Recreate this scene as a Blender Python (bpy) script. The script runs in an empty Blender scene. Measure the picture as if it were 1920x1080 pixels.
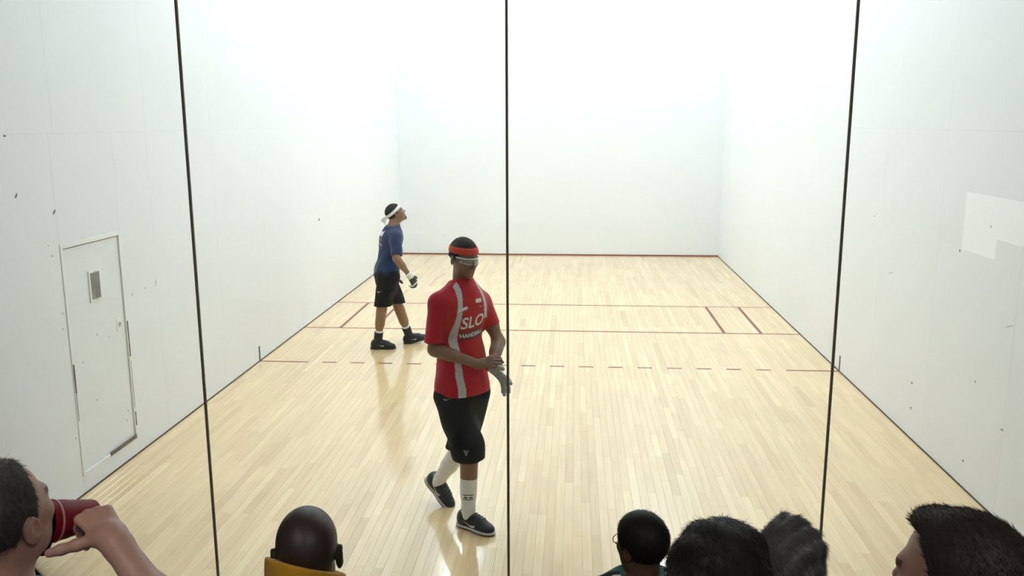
import bpy, bmesh, math, random
import numpy as np
from mathutils import Vector, Matrix
from mathutils.bvhtree import BVHTree

random.seed(7)
RNG = np.random.default_rng(11)
scene = bpy.context.scene
COL = scene.collection

# ------------------------------------------------------------------ camera, world, exposure, lamps
FPX = 1609.36                                   # focal length in pixels of the 1920 wide frame
CAM = np.array([.3130, -4.1763, 2.5281])
_p, _y, _r = -.1915, -.0726, -.0027
_F = np.array([math.sin(_y)*math.cos(_p), math.cos(_y)*math.cos(_p), math.sin(_p)])
_R = np.cross(_F, [0, 0, 1]); _R /= np.linalg.norm(_R)
_U = np.cross(_R, _F)
CM = np.array([_R*math.cos(_r)+_U*math.sin(_r), -_R*math.sin(_r)+_U*math.cos(_r), _F])
cd = bpy.data.cameras.new('camera')
cd.sensor_width = 36.0
cd.lens = FPX/1920*36
cd.clip_start = .05
cam = bpy.data.objects.new('camera', cd)
COL.objects.link(cam)
cam.matrix_world = Matrix(((CM[0][0], CM[1][0], -CM[2][0], CAM[0]), (CM[0][1], CM[1][1], -CM[2][1], CAM[1]),
                           (CM[0][2], CM[1][2], -CM[2][2], CAM[2]), (0, 0, 0, 1)))
scene.camera = cam

world = bpy.data.worlds.new('world'); scene.world = world
world.use_nodes = True
world.node_tree.nodes['Background'].inputs[0].default_value = (.8, .9, 1, 1)
world.node_tree.nodes['Background'].inputs[1].default_value = .03

vs = scene.view_settings
scene.display_settings.display_device = 'sRGB'
vs.view_transform = 'Standard'; vs.look = 'None'; vs.gamma = 1; vs.use_curve_mapping = False
vs.exposure = 0.0
scene.cycles.max_bounces = 10
scene.cycles.diffuse_bounces = 6
scene.cycles.transparent_max_bounces = 16
scene.cycles.sample_clamp_indirect = 6

COURT_LAMP = 24.8          # emission strength of the court ceiling fixtures
COURT_LAMP_ROWS = (11.35, 8.7, 6.0, 3.3)
GALLERY_FILL = 18.  # emission strength of the fill panels added over the gallery

# court: x -3.048..3.048 (20 ft), y back glass..12.192 (40 ft), z 0..6.096
W, L, H, GY = 3.048, 12.192, 6.096, -.17
FT = .3048


def ray(u, v):
    return ((u-960)/FPX)*CM[0] + ((540-v)/FPX)*CM[1] + CM[2]
def at(u, v, d):                                # pixel at a depth along the lens axis
    return CAM + ray(u, v)*d
def aty(u, v, y):                               # pixel on a vertical plane y = const
    d = ray(u, v); return CAM + d*((y-CAM[1])/d[1])
def atx(u, v, x):
    d = ray(u, v); return CAM + d*((x-CAM[0])/d[0])
def atz(u, v, z=0.):
    d = ray(u, v); return CAM + d*((z-CAM[2])/d[2])
def A(*v):
    return np.array(v, float)
def nz(v):
    v = np.asarray(v, float); return v/np.linalg.norm(v)


# ------------------------------------------------------------------ materials
def lin(c):
    return tuple(((x/255)/12.92 if x/255 <= .04045 else ((x/255+.055)/1.055)**2.4) for x in c)

def mat(name, rgb, rough=.6, metal=0., attr=None, noise=0., nscale=40., bump=0., bscale=300., coat=0., sheen=0., spec=.5, emit=0., stretch=None, sss=0.):
    m = bpy.data.materials.new(name); m.use_nodes = True
    nt = m.node_tree; b = nt.nodes['Principled BSDF']
    b.inputs['Base Color'].default_value = (*rgb, 1)
    b.inputs['Roughness'].default_value = rough
    b.inputs['Metallic'].default_value = metal
    b.inputs['Coat Weight'].default_value = coat
    b.inputs['Coat Roughness'].default_value = .12
    b.inputs['Sheen Weight'].default_value = sheen
    b.inputs['Specular IOR Level'].default_value = spec
    if sss:
        b.inputs['Subsurface Weight'].default_value = sss
        b.inputs['Subsurface Radius'].default_value = (.01, .004, .002)
    if emit:
        b.inputs['Emission Color'].default_value = (*rgb, 1)
        b.inputs['Emission Strength'].default_value = emit
    col = None
    if attr:
        a = nt.nodes.new('ShaderNodeAttribute'); a.attribute_name = attr
        col = a.outputs['Color']
    geo = None
    if noise or bump:
        geo = nt.nodes.new('ShaderNodeNewGeometry').outputs['Position']
        if stretch:
            mp = nt.nodes.new('ShaderNodeMapping'); mp.inputs['Scale'].default_value = stretch
            nt.links.new(geo, mp.inputs['Vector']); geo = mp.outputs['Vector']
    if noise:
        n = nt.nodes.new('ShaderNodeTexNoise'); n.inputs['Scale'].default_value = nscale; n.inputs['Detail'].default_value = 4
        nt.links.new(geo, n.inputs['Vector'])
        mr = nt.nodes.new('ShaderNodeMapRange'); mr.inputs[1].default_value = .3; mr.inputs[2].default_value = .7
        mr.inputs[3].default_value = 1-noise; mr.inputs[4].default_value = 1+noise
        nt.links.new(n.outputs['Fac'], mr.inputs[0])
        mx = nt.nodes.new('ShaderNodeMix'); mx.data_type = 'RGBA'; mx.blend_type = 'MULTIPLY'; mx.inputs[0].default_value = 1
        if col: nt.links.new(col, mx.inputs[6])
        else: mx.inputs[6].default_value = (*rgb, 1)
        nt.links.new(mr.outputs[0], mx.inputs[7]); col = mx.outputs[2]
    if col: nt.links.new(col, b.inputs['Base Color'])
    if bump:
        n = nt.nodes.new('ShaderNodeTexNoise'); n.inputs['Scale'].default_value = bscale; n.inputs['Detail'].default_value = 3
        nt.links.new(geo, n.inputs['Vector'])
        bp = nt.nodes.new('ShaderNodeBump'); bp.inputs['Strength'].default_value = bump; bp.inputs['Distance'].default_value = .002
        nt.links.new(n.outputs['Fac'], bp.inputs['Height']); nt.links.new(bp.outputs[0], b.inputs['Normal'])
    return m

M = {}
M['wall'] = mat('white_wall_panel', (.838, .868, .894), .42, noise=.012, nscale=1.3)
M['ceiling'] = mat('ceiling_white', (.8, .82, .82), .8)
M['joint'] = mat('dark_joint', (.06, .045, .03), .7)
M['base_red'] = mat('red_brown_joint', (.22, .06, .045), .7)
M['door'] = mat('door_paint', (.82, .86, .87), .45, noise=.02, nscale=6)
M['jamb'] = mat('jamb_paint', (.86, .89, .87), .45)
M['bare'] = mat('bare_worn_edge', (.17, .14, .10), .7, noise=.35, nscale=30)
M['pane'] = mat('door_pane_grey', (.22, .22, .2), .25, noise=.25, nscale=14)
M['steel'] = mat('latch_steel', (.42, .42, .40), .35, .8)
M['scuff'] = mat('ball_scuff', (.10, .11, .11), .8)
M['scuff_soft'] = mat('ball_scuff_faint', (.42, .43, .42), .8)
M['line'] = mat('line_paint', (.23, .065, .045), .45, noise=.12, nscale=9)
M['seal'] = mat('glass_joint_seal', (.20, .165, .11), .4)
M['concrete'] = mat('gallery_concrete', (.16, .15, .14), .9, noise=.15, nscale=8)
M['gallery_wall'] = mat('gallery_paint', (.3, .29, .28), .9)
M['lamp_frame'] = mat('fixture_frame', (.7, .7, .7), .5)
M['diffuser'] = mat('fixture_diffuser', (.845, .945, 1.), .5, emit=COURT_LAMP)
M['gallery_fill'] = mat('gallery_fill_diffuser', (1., .95, .88), .5, emit=GALLERY_FILL)

def plank_material():
    m = bpy.data.materials.new('maple_plank'); m.use_nodes = True
    nt = m.node_tree; b = nt.nodes['Principled BSDF']; N = nt.nodes.new; K = nt.links.new
    at_ = N('ShaderNodeAttribute'); at_.attribute_name = 'tone'
    ramp = N('ShaderNodeValToRGB')
    e = ramp.color_ramp.elements
    e[0].position = 0; e[0].color = (.67, .46, .232, 1)
    e[1].position = 1; e[1].color = (.875, .672, .375, 1)
    k = e.new(.35); k.color = (.765, .547, .288, 1)
    k = e.new(.7); k.color = (.82, .607, .33, 1)
    K(at_.outputs['Fac'], ramp.inputs[0])
    g = N('ShaderNodeNewGeometry'); mp = N('ShaderNodeMapping'); mp.inputs['Scale'].default_value = (38, 2.2, 1)
    K(g.outputs['Position'], mp.inputs['Vector'])
    n = N('ShaderNodeTexNoise'); n.inputs['Scale'].default_value = 1.; n.inputs['Detail'].default_value = 5
    K(mp.outputs[0], n.inputs['Vector'])
    mr = N('ShaderNodeMapRange'); mr.inputs[1].default_value = .3; mr.inputs[2].default_value = .7; mr.inputs[3].default_value = .93; mr.inputs[4].default_value = 1.06
    K(n.outputs['Fac'], mr.inputs[0])
    n2 = N('ShaderNodeTexNoise'); n2.inputs['Scale'].default_value = 1.1; n2.inputs['Detail'].default_value = 3
    K(g.outputs['Position'], n2.inputs['Vector'])
    mr2 = N('ShaderNodeMapRange'); mr2.inputs[1].default_value = .3; mr2.inputs[2].default_value = .7; mr2.inputs[3].default_value = .95; mr2.inputs[4].default_value = 1.04
    K(n2.outputs['Fac'], mr2.inputs[0])
    mu = N('ShaderNodeMath'); mu.operation = 'MULTIPLY'; K(mr.outputs[0], mu.inputs[0]); K(mr2.outputs[0], mu.inputs[1])
    mx = N('ShaderNodeMix'); mx.data_type = 'RGBA'; mx.blend_type = 'MULTIPLY'; mx.inputs[0].default_value = 1
    K(ramp.outputs[0], mx.inputs[6]); K(mu.outputs[0], mx.inputs[7]); K(mx.outputs[2], b.inputs['Base Color'])
    b.inputs['Roughness'].default_value = .34
    b.inputs['Specular IOR Level'].default_value = .5
    b.inputs['Coat Weight'].default_value = 1.
    b.inputs['Coat Roughness'].default_value = .11
    return m
M['plank'] = plank_material()

def glass_material():
    m = bpy.data.materials.new('court_glass'); m.use_nodes = True
    nt = m.node_tree; nt.nodes.clear(); N = nt.nodes.new; K = nt.links.new
    o = N('ShaderNodeOutputMaterial'); mx = N('ShaderNodeMixShader'); t = N('ShaderNodeBsdfTransparent'); g = N('ShaderNodeBsdfGlossy')
    t.inputs[0].default_value = (.985, .992, .988, 1); g.inputs['Roughness'].default_value = .01
    fr = N('ShaderNodeFresnel'); fr.inputs[0].default_value = 1.48
    K(fr.outputs[0], mx.inputs[0]); K(t.outputs[0], mx.inputs[1]); K(g.outputs[0], mx.inputs[2]); K(mx.outputs[0], o.inputs[0])
    return m
M['glass'] = glass_material()


# ------------------------------------------------------------------ object helpers
def tag(o, label=None, cat=None, group=None, kind=None):
    if label: o['label'] = label
    if cat: o['category'] = cat
    if group: o['group'] = group
    if kind: o['kind'] = kind
    return o

def empty(name, loc, label=None, cat=None, group=None):
    o = bpy.data.objects.new(name, None); COL.objects.link(o); o.location = Vector(loc); o.empty_display_size = .1
    return tag(o, label, cat, group)

def world_loc(o):
    v = np.array(o.location)
    return v + (world_loc(o.parent) if o.parent else 0)

def mesh_obj(name, V, Fc, m, parent=None, smooth=False, colors=None, origin=None):
    V = np.asarray(V, float)
    off = world_loc(parent) if parent else np.zeros(3)
    org = np.zeros(3)
    if origin is not None:
        org = np.asarray(origin, float) - off
    me = bpy.data.meshes.new(name)
    if isinstance(Fc, np.ndarray) and Fc.ndim == 2:
        n, k = Fc.shape
        me.vertices.add(len(V)); me.vertices.foreach_set('co', (V-off-org).astype(np.float32).ravel())
        me.loops.add(n*k); me.loops.foreach_set('vertex_index', Fc.astype(np.int32).ravel())
        me.polygons.add(n); me.polygons.foreach_set('loop_start', np.arange(0, n*k, k, dtype=np.int32))
        me.polygons.foreach_set('loop_total', np.full(n, k, np.int32))
        me.update(calc_edges=True); me.validate()
    else:
        me.from_pydata((V-off-org).tolist(), [], [list(map(int, f)) for f in Fc]); me.update()
    if colors is not None:
        a = me.attributes.new('Col', 'FLOAT_COLOR', 'POINT')
        c = np.ones((len(V), 4), np.float32); c[:, :3] = colors
        a.data.foreach_set('color', c.ravel())
    if smooth:
        me.polygons.foreach_set('use_smooth', np.ones(len(me.polygons), bool))
    me.materials.append(m)
    o = bpy.data.objects.new(name, me); COL.objects.link(o)
    o.location = Vector(org)
    if parent: o.parent = parent
    return o

BOXF = [(0, 3, 2, 1), (4, 5, 6, 7), (0, 1, 5, 4), (1, 2, 6, 5), (2, 3, 7, 6), (3, 0, 4, 7)]
def boxv(x0, x1, y0, y1, z0, z1):
    return [(x0, y0, z0), (x1, y0, z0), (x1, y1, z0), (x0, y1, z0), (x0, y0, z1), (x1, y0, z1), (x1, y1, z1), (x0, y1, z1)]

class MB:
    def __init__(s): s.v = []; s.f = []
    def add(s, V, F_):
        n = len(s.v); s.v += [tuple(p) for p in V]; s.f += [tuple(i+n for i in f) for f in F_]; return s
    def box(s, x0, x1, y0, y1, z0, z1): return s.add(boxv(x0, x1, y0, y1, z0, z1), BOXF)
    def tube(s, pts, rad, n=8, closed=False):
        pts = [np.asarray(p, float) for p in pts]; N_ = len(pts); base = len(s.v)
        rads = rad if hasattr(rad, '__len__') else [rad]*N_
        up = None
        for i, p in enumerate(pts):
            a = pts[(i-1) % N_] if (closed or i) else p
            b = pts[(i+1) % N_] if (closed or i < N_-1) else p
            t = nz(b-a)
            if up is None: up = A(0, 0, 1) if abs(t[2]) < .9 else A(1, 0, 0)
            x = nz(np.cross(t, up)); up = np.cross(x, t)
            for k in range(n):
                w = 2*math.pi*k/n; s.v.append(tuple(p+rads[i]*(x*math.cos(w)+up*math.sin(w))))
        for i in range(N_ if closed else N_-1):
            j = (i+1) % N_
            for k in range(n):
                l = (k+1) % n; s.f.append((base+i*n+k, base+i*n+l, base+j*n+l, base+j*n+k))
        if not closed:
            s.f.append(tuple(base+k for k in range(n))[::-1]); s.f.append(tuple(base+(N_-1)*n+k for k in range(n)))
        return s
    def build(s, name, m, parent=None, smooth=False, origin=None): return mesh_obj(name, s.v, s.f, m, parent, smooth, origin=origin)

def bevel_box(name, x0, x1, y0, y1, z0, z1, m, parent=None, bev=.004, seg=2, origin=None):
    bm = bmesh.new()
    vs_ = [bm.verts.new(p) for p in boxv(x0, x1, y0, y1, z0, z1)]
    for f in BOXF: bm.faces.new([vs_[i] for i in f])
    bmesh.ops.bevel(bm, geom=list(bm.edges), offset=bev, segments=seg, profile=.5, affect='EDGES')
    V = [tuple(v.co) for v in bm.verts]; bm.verts.index_update()
    F_ = [[v.index for v in f.verts] for f in bm.faces]; bm.free()
    return mesh_obj(name, V, F_, m, parent, origin=origin)

def struct(o): o['kind'] = 'structure'; return o


# ------------------------------------------------------------------ the court
floor = struct(MB().box(-W, W, GY-.02, L, -.08, -.021).build('floor', M['joint']))

# maple strips: every strip is a piece, the 300 that show largest are objects, the rest one mesh
PW = .0572
LENS = (.46, .61, .76, .91, 1.07, 1.37)
def plank_verts(ln, w=PW, c=.0011):
    h, hw = ln/2, w/2-.00015
    V = []
    for (dx, dy, z) in ((0, 0, -.02), (0, 0, -.0011), (c, c, 0)):
        V += [(-hw+dx, -h+dy, z), (hw-dx, -h+dy, z), (hw-dx, h-dy, z), (-hw+dx, h-dy, z)]
    F_ = [(8, 9, 10, 11)]
    for r_ in (0, 4):
        for k in range(4):
            l = (k+1) % 4; F_.append((r_+k, r_+l, r_+4+l, r_+4+k))
    return V, F_
planks = []
nrow = int(math.ceil(2*W/PW))
for i in range(nrow):
    x = -W + PW*(i+.5)
    w = PW
    if x+PW/2 > W: w = PW-(x+PW/2-W); x = W-w/2
    if w < .008: continue
    y = GY-.02; first = True
    while y < L-1e-6:
        ln = random.choice(LENS)*(random.uniform(.15, 1) if first else 1)
        odd = first or w < PW-1e-6; first = False
        if y+ln > L-.12: ln = L-y; odd = True
        tone = min(9, max(0, int(round(random.gauss(5.4, 1.7)))))/9
        planks.append([x, y+ln/2, ln, w, tone, odd]); y += ln
def shown(p):
    x, y, ln, w = p[:4]
    ys = np.linspace(y-ln/2, y+ln/2, 6); d = np.stack([np.full(6, x), ys, np.zeros(6)], 1)-CAM
    q = d@CM.T; u = 960+FPX*q[:, 0]/q[:, 2]; v = 540-FPX*q[:, 1]/q[:, 2]
    ok = (u > 0) & (u < 1920) & (v < 1080)
    return float((ok*w*FPX**2/q[:, 2]**3).mean()*ln*2.5)
cand = sorted([p for p in planks if not p[5]], key=shown, reverse=True)[:300]
single = {id(p) for p in cand}
cache = {}
for p in cand:
    key = (p[2], p[4])
    if key not in cache:
        V, F_ = plank_verts(p[2]); me = bpy.data.meshes.new('plank'); me.from_pydata(V, [], F_); me.update()
        a = me.attributes.new('tone', 'FLOAT', 'POINT'); a.data.foreach_set('value', [p[4]]*len(V)); me.materials.append(M['plank']); cache[key] = me
    o = bpy.data.objects.new('plank', cache[key]); COL.objects.link(o); o.location = (p[0], p[1], 0); o.parent = floor
mb = MB(); tones = []
for p in planks:
    if id(p) in single: continue
    V, F_ = plank_verts(p[2], p[3]); mb.add([(v[0]+p[0], v[1]+p[1], v[2]) for v in V], F_); tones += [p[4]]*len(V)
rest = mb.build('planks', M['plank'], floor); rest['kind'] = 'stuff'
rest.data.attributes.new('tone', 'FLOAT', 'POINT').data.foreach_set('value', tones)

# painted court lines (1.5 in wide)
LW = .038
def line(name, x0, x1, y0, y1):
    return bevel_box(name, x0, x1, y0, y1, -.0004, .0006, M['line'], floor, .0003, 1, origin=((x0+x1)/2, (y0+y1)/2, 0))
line('service_line', -W, W, 25*FT-LW/2, 25*FT+LW/2)
line('short_line', -W, W, 20*FT-LW/2, 20*FT+LW/2)
for s in (-1, 1):
    for off in (.4572, .9):
        xc = s*(W-off); line('service_box_line', xc-LW/2, xc+LW/2, 20*FT+LW/2, 25*FT-LW/2)
ry = 15*FT-.03
inch = .0254
line('receiving_line_end', -W, -W+21*inch, ry-LW/2, ry+LW/2)
line('receiving_line_end', W-21*inch, W, ry-LW/2, ry+LW/2)
x = -W+27*inch
while x+6*inch < W-21*inch:
    line('receiving_line_dash', x, x+6*inch, ry-LW/2, ry+LW/2); x += 12*inch

# side walls of 4 x 8 ft panels with hairline joints
DY0, DY1, DZ0, DZ1 = 1.165, 1.925, .13, 1.745            # door opening in the left wall
ZS = (0, 2.46, 4.9, H)
def wall_panel(parent, xin, s, y0, y1, z0, z1):
    g = .0003
    a, b = (xin-.02, xin) if s < 0 else (xin, xin+.02)
    return bevel_box('panel', a, b, y0+g, y1-g, z0+g, z1-g, M['wall'], parent, .0007, 1, origin=(xin, (y0+y1)/2, (z0+z1)/2))
def side_wall(name, s):
    xin = s*W
    a, b = (xin-.12, xin-.02) if s < 0 else (xin+.02, xin+.12)
    mb = MB()
    if s < 0:
        mb.box(a, b, GY-.02, DY0, 0, H).box(a, b, DY1, L+.1, 0, H).box(a, b, DY0, DY1, DZ1, H).box(a, b, DY0, DY1, 0, DZ0)
    else: mb.box(a, b, GY-.02, L+.1, 0, H)
    w = struct(mb.build(name, M['wall']))
    ys = [GY-.02, .0] + [1.219*k for k in range(1, 10)] + [L]
    for k in range(len(ys)-1):
        for j in range(3):
            y0, y1, z0, z1 = ys[k], ys[k+1], ZS[j], ZS[j+1]
            if s < 0 and j == 0 and y1 > DY0 and y0 < DY1:
                if y0 < DY0: wall_panel(w, xin, s, y0, DY0, z0, z1)
                if y1 > DY1: wall_panel(w, xin, s, DY1, y1, z0, z1)
                m0, m1 = max(y0, DY0), min(y1, DY1)
                if m1-m0 > .05 and m0 > 1.2:
                    wall_panel(w, xin, s, DY0, DY1, DZ1, z1); wall_panel(w, xin, s, DY0, DY1, z0, DZ0)
                continue
            wall_panel(w, xin, s, y0, y1, z0, z1)
    return w
wall_left = side_wall('wall_left', -1)
wall_right = side_wall('wall_right', 1)
wall_front = struct(MB().box(-W-.12, W+.12, L, L+.1, 0, H).build('wall_front', M['wall']))
wall_back = struct(MB().box(-W-.12, W+.12, GY-.06, GY+.06, 3.66, H).build('wall_back', M['wall']))
ceiling = struct(MB().box(-W-.12, W+.12, GY-.06, L+.1, H, H+.1).build('ceiling', M['ceiling']))
struct(MB().box(-W, -W+.006, GY, L, 0, .009).build('baseboard_left', M['joint']))
struct(MB().box(W-.006, W, GY, L, 0, .009).build('baseboard_right', M['joint']))
struct(MB().box(-W+.006, W-.006, L-.012, L, 0, .022).build('baseboard_front', M['base_red']))
# upright receiving-line marks on the side walls
for s, w in ((-1, wall_left), (1, wall_right)):
    x0, x1 = (-W, -W+.0015) if s < 0 else (W-.0015, W)
    MB().box(x0, x1, ry-.017, ry+.017, .012, .165).build('receiving_mark', mat('mark_paint', (.07, .05, .045), .6), w, origin=(s*W, ry, .08))

# ball scuffs
def scuff(w, s, u, v, a, b, rot=0., m='scuff'):
    c = atx(u, v, s*W); V = [(s*W-s*.0012, c[1], c[2])]; n = 10
    for k in range(n):
        t = 2*math.pi*k/n; r_ = 1+.3*math.sin(2.3*k+u)
        p, q = a*r_*math.cos(t), b*r_*math.sin(t)
        V.append((s*W-s*.001, c[1]+p*math.cos(rot)-q*math.sin(rot), c[2]+p*math.sin(rot)+q*math.cos(rot)))
    F_ = [(0, 1+k, 1+(k+1) % n) for k in range(n)]
    if s > 0: F_ = [f[::-1] for f in F_]
    mesh_obj('scuff', V, F_, M[m], w, origin=(s*W, c[1], c[2]))
for q in ((30, 367, .018, .008, .9), (101, 398, .02, .008, .8), (598, 412, .03, .016, .4), (98, 480, .012, .006, 0), (8, 255, .014, .006, 0),
          (272, 540, .01, .006, 0), (248, 552, .012, .007, 0), (292, 530, .007, .03, 0), (117, 588, .01, .006, .4), (118, 617, .008, .005, 0),
          (142, 822, .009, .007, 0), (240, 770, .008, .01, 0), (90, 460, .007, .005, 0)):
    scuff(wall_left, -1, *q, m='scuff' if q[2] > .013 else 'scuff_soft')
for q in ((1800, 470, .012, .009, .5), (1710, 718, .012, .011, .2), (1708, 765, .011, .011, 0), (1829, 716, .012, .01, 0), (1879, 806, .022, .008, -.2),
          (1806, 864, .011, .009, 0), (1893, 612, .05, .003, -.35), (1670, 512, .06, .003, -.3), (1640, 405, .01, .006, 0), (1858, 425, .006, .01, 0)):
    scuff(wall_right, 1, *q, m='scuff' if q[2] < .02 and q[0] != 1829 else 'scuff_soft')
fx = aty(612, 226, L)

# hatch-like door in the left wall
door = struct(empty('door_1', (-W, (DY0+DY1)/2, DZ0)))
o_ = .03
X0, X1 = -W-.03, -W-.006
leaf = (DY0+o_, DY1-o_, DZ0+.022, DZ1-.034)
bevel_box('leaf', X0, X1, leaf[0]+.003, leaf[1]-.003, leaf[2]+.003, leaf[3]-.007, M['door'], door, .002, 2)
for (a, b, c, d, nm) in ((DY0, DY0+o_, DZ0, DZ1, 'jamb'), (DY1-o_, DY1, DZ0, DZ1, 'jamb'), (DY0+o_, DY1-o_, DZ1-.034, DZ1, 'head'), (DY0+o_, DY1-o_, DZ0, DZ0+.022, 'sill')):
    bevel_box(nm, -W-.12, -W+.006, a, b, c, d, M['jamb'], door, .003, 2)
MB().box(-W-.115, -W-.06, DY0+o_, DY1-o_, DZ0+.022, DZ1-.034).build('recess_back', M['joint'], door)
wy0, wy1, wz0, wz1 = 1.468, 1.628, 1.292, 1.512
win = bevel_box('vision_panel', X1, X1+.008, wy0, wy1, wz0, wz1, M['jamb'], door, .002, 2)
MB().box(X1+.004, X1+.0095, wy0+.018, wy1-.03, wz0+.016, wz1-.016).build('pane', M['pane'], win)
for (py, pz) in ((wy0+.08, wz0+.008), (wy0+.08, wz1-.008)):
    MB().box(X1+.008, X1+.0095, py-.004, py+.004, pz-.004, pz+.004).build('screw', M['steel'], win)
c = atx(224, 608, -W)
lt = bevel_box('latch_plate', X1, X1+.004, c[1]-.032, c[1]+.032, c[2]-.05, c[2]+.05, M['jamb'], door, .001, 1)
MB().tube([(X1+.004, c[1]+.006, c[2]), (X1+.008, c[1]+.006, c[2])], .017, 14).build('latch_ring', M['steel'], lt)
def worn(y0, y1, z0, z1, x=-W+.0065):
    bevel_box('worn_edge', x-.003, x+.001, y0, y1, z0, z1, M['bare'], door, .0008, 1)
worn(DY1-.022, DY1-.006, atx(236, 672, -W)[2], atx(236, 602, -W)[2])
worn(DY1-.02, DY1-.006, atx(255, 797, -W)[2], atx(255, 770, -W)[2])
worn(DY0+.004, DY0+.022, atx(141, 738, -W)[2], atx(136, 684, -W)[2])
worn(DY0+.009, DY0+.015, atx(147, 790, -W)[2], atx(141, 738, -W)[2])
worn(DY1-.016, DY1-.012, atx(250, 765, -W)[2], atx(237, 680, -W)[2])
worn(1.52, leaf[1]+.006, DZ0+.004, DZ0+.034)
for (u, v) in ((183, 627), (206, 632), (183, 750), (240, 788), (157, 680)):
    c = atx(u, v, -W); V = [(X1+.0008, c[1]+.009*math.cos(t), c[2]+.006*math.sin(t)) for t in np.linspace(0, 2*math.pi, 9)[:-1]]
    mesh_obj('dent', V, [tuple(range(8))], M['scuff_soft'], door)

# glass back wall: four panes with dark upright joints
xs = (-W, -1.526, 0.0, 1.538, W)
for k in range(4):
    struct(bevel_box('window_%d' % (k+1), xs[k]+(.0056 if k else 0), xs[k+1]-(.0056 if k < 3 else 0), GY-.006, GY+.006, 0, 3.66, M['glass'], None, .001, 1))
for k in range(1, 4):
    t = struct(bevel_box('trim_%d' % k, xs[k]-.0056, xs[k]+.0056, GY-.0075, GY+.0075, 0, 3.66, M['seal'], None, .002, 2))

# ceiling fixtures of the court
def fixture(name, x, y, z, w, l, m, label, group):
    t = empty(name, (x, y, z), label, 'light', group)
    f = MB().box(x-w/2-.04, x+w/2+.04, y-l/2-.04, y-l/2, z-.03, z).box(x-w/2-.04, x+w/2+.04, y+l/2, y+l/2+.04, z-.03, z)
    f.box(x-w/2-.04, x-w/2, y-l/2, y+l/2, z-.03, z).box(x+w/2, x+w/2+.04, y-l/2, y+l/2, z-.03, z).build('frame', M['lamp_frame'], t)
    MB().box(x-w/2, x+w/2, y-l/2, y+l/2, z-.02, z-.004).build('diffuser', m, t)
LROW = dict(zip(COURT_LAMP_ROWS, ('next to the front wall', 'over the front court', 'over the service boxes', 'over the back court')))
for y in COURT_LAMP_ROWS:
    for x in (-1.85, 1.85):
        fixture('ceiling_light', x, y, H, .61, 1.22, M['diffuser'], 'white ceiling panel light %s, %s' % (LROW[y], 'door side' if x < 0 else 'side without door'), 'court ceiling lights')

# spectators' gallery: stepped concrete seating behind the glass
GX = 3.9
st = MB()
prof = [(-.23, -.1), (-.23, 0), (-1.0, 0), (-1.0, .36), (-1.72, .36), (-1.72, .68), (-2.44, .68), (-2.44, 1.03), (-3.2, 1.03), (-3.2, 1.37), (-6.2, 1.37), (-6.2, -.1)]
V = [(x, p[0], p[1]) for x in (-GX, GX) for p in prof]; n = len(prof)
st.add(V, [tuple(range(n)), tuple(range(2*n-1, n-1, -1))]+[(k, k+n, (k+1) % n+n, (k+1) % n) for k in range(n)])
gfloor = struct(st.build('floor_gallery', M['concrete']))
bm = bmesh.new(); bm.from_mesh(gfloor.data); bmesh.ops.recalc_face_normals(bm, faces=bm.faces); bm.to_mesh(gfloor.data); bm.free()
for s in (-1, 1):
    struct(MB().box(min(s*GX, s*(GX+.1)), max(s*GX, s*(GX+.1)), -6.3, -.23, -.1, 4.2).build('wall_gallery_'+('left' if s < 0 else 'right'), M['gallery_wall']))
    struct(MB().box(min(s*(W+.12), s*(GX+.1)), max(s*(W+.12), s*(GX+.1)), -.23, -.11, -.1, 4.2).build('wall_return_'+('left' if s < 0 else 'right'), M['gallery_wall']))
struct(MB().box(-GX-.1, GX+.1, -6.3, -6.2, -.1, 4.2).build('wall_gallery_back', M['gallery_wall']))
struct(MB().box(-GX-.1, GX+.1, -6.3, GY-.06, 4.1, 4.2).build('ceiling_gallery', M['gallery_wall']))
for x in (-1.6, 1.6):  # unseen panels added as fill to lift the spectators' dark backs
    fixture('gallery_fill_light', x, -4.6, 4.1, .61, 1.22, M['gallery_fill'], 'dim added fill panel over the spectator seating on %s' % ('the side of the court door' if x < 0 else 'the side away from the court door'), 'added gallery fill lights')


def mirrored(u, v):
    d = ray(u, v); p = CAM+d*((GY-.006-CAM[1])/d[1]); d = d*A(1, -1, 1); return p+d*((GX-p[0])/d[0])
wa, wb = mirrored(1822, 360), mirrored(1822, 480)
wy_ = min(wa[1], wb[1]); wm = mirrored(1822, 434)[2]
gw = struct(bevel_box('window_5', GX-.03, GX+.02, wy_-.05, wy_+1.75, wb[2]-.05, wa[2]+.05, M['gallery_wall'], None, .004, 1))
frost = mat('frosted_daylight_pane', (1, .97, .9), .5, emit=1.1)
MB().box(GX-.034, GX-.028, wy_, wy_+.62, wb[2], wa[2]).build('pane', frost, gw)
MB().box(GX-.034, GX-.028, wy_+.62, wy_+1.7, wm, wa[2]).build('pane', frost, gw)

# ------------------------------------------------------------------ implicit surfaces for bodies and clothes
def _ext(p):
    if p[0].lstrip('-') in 'ck':
        a, b, ra, rb = p[1:5]; r_ = max(ra, rb); return np.minimum(a, b)-r_, np.maximum(a, b)+r_
    c, r_, R = p[1:4]
    e = np.abs(np.asarray(r_)) if R is None else np.abs(R.T)@np.asarray(r_)
    return c-e, c+e

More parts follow.
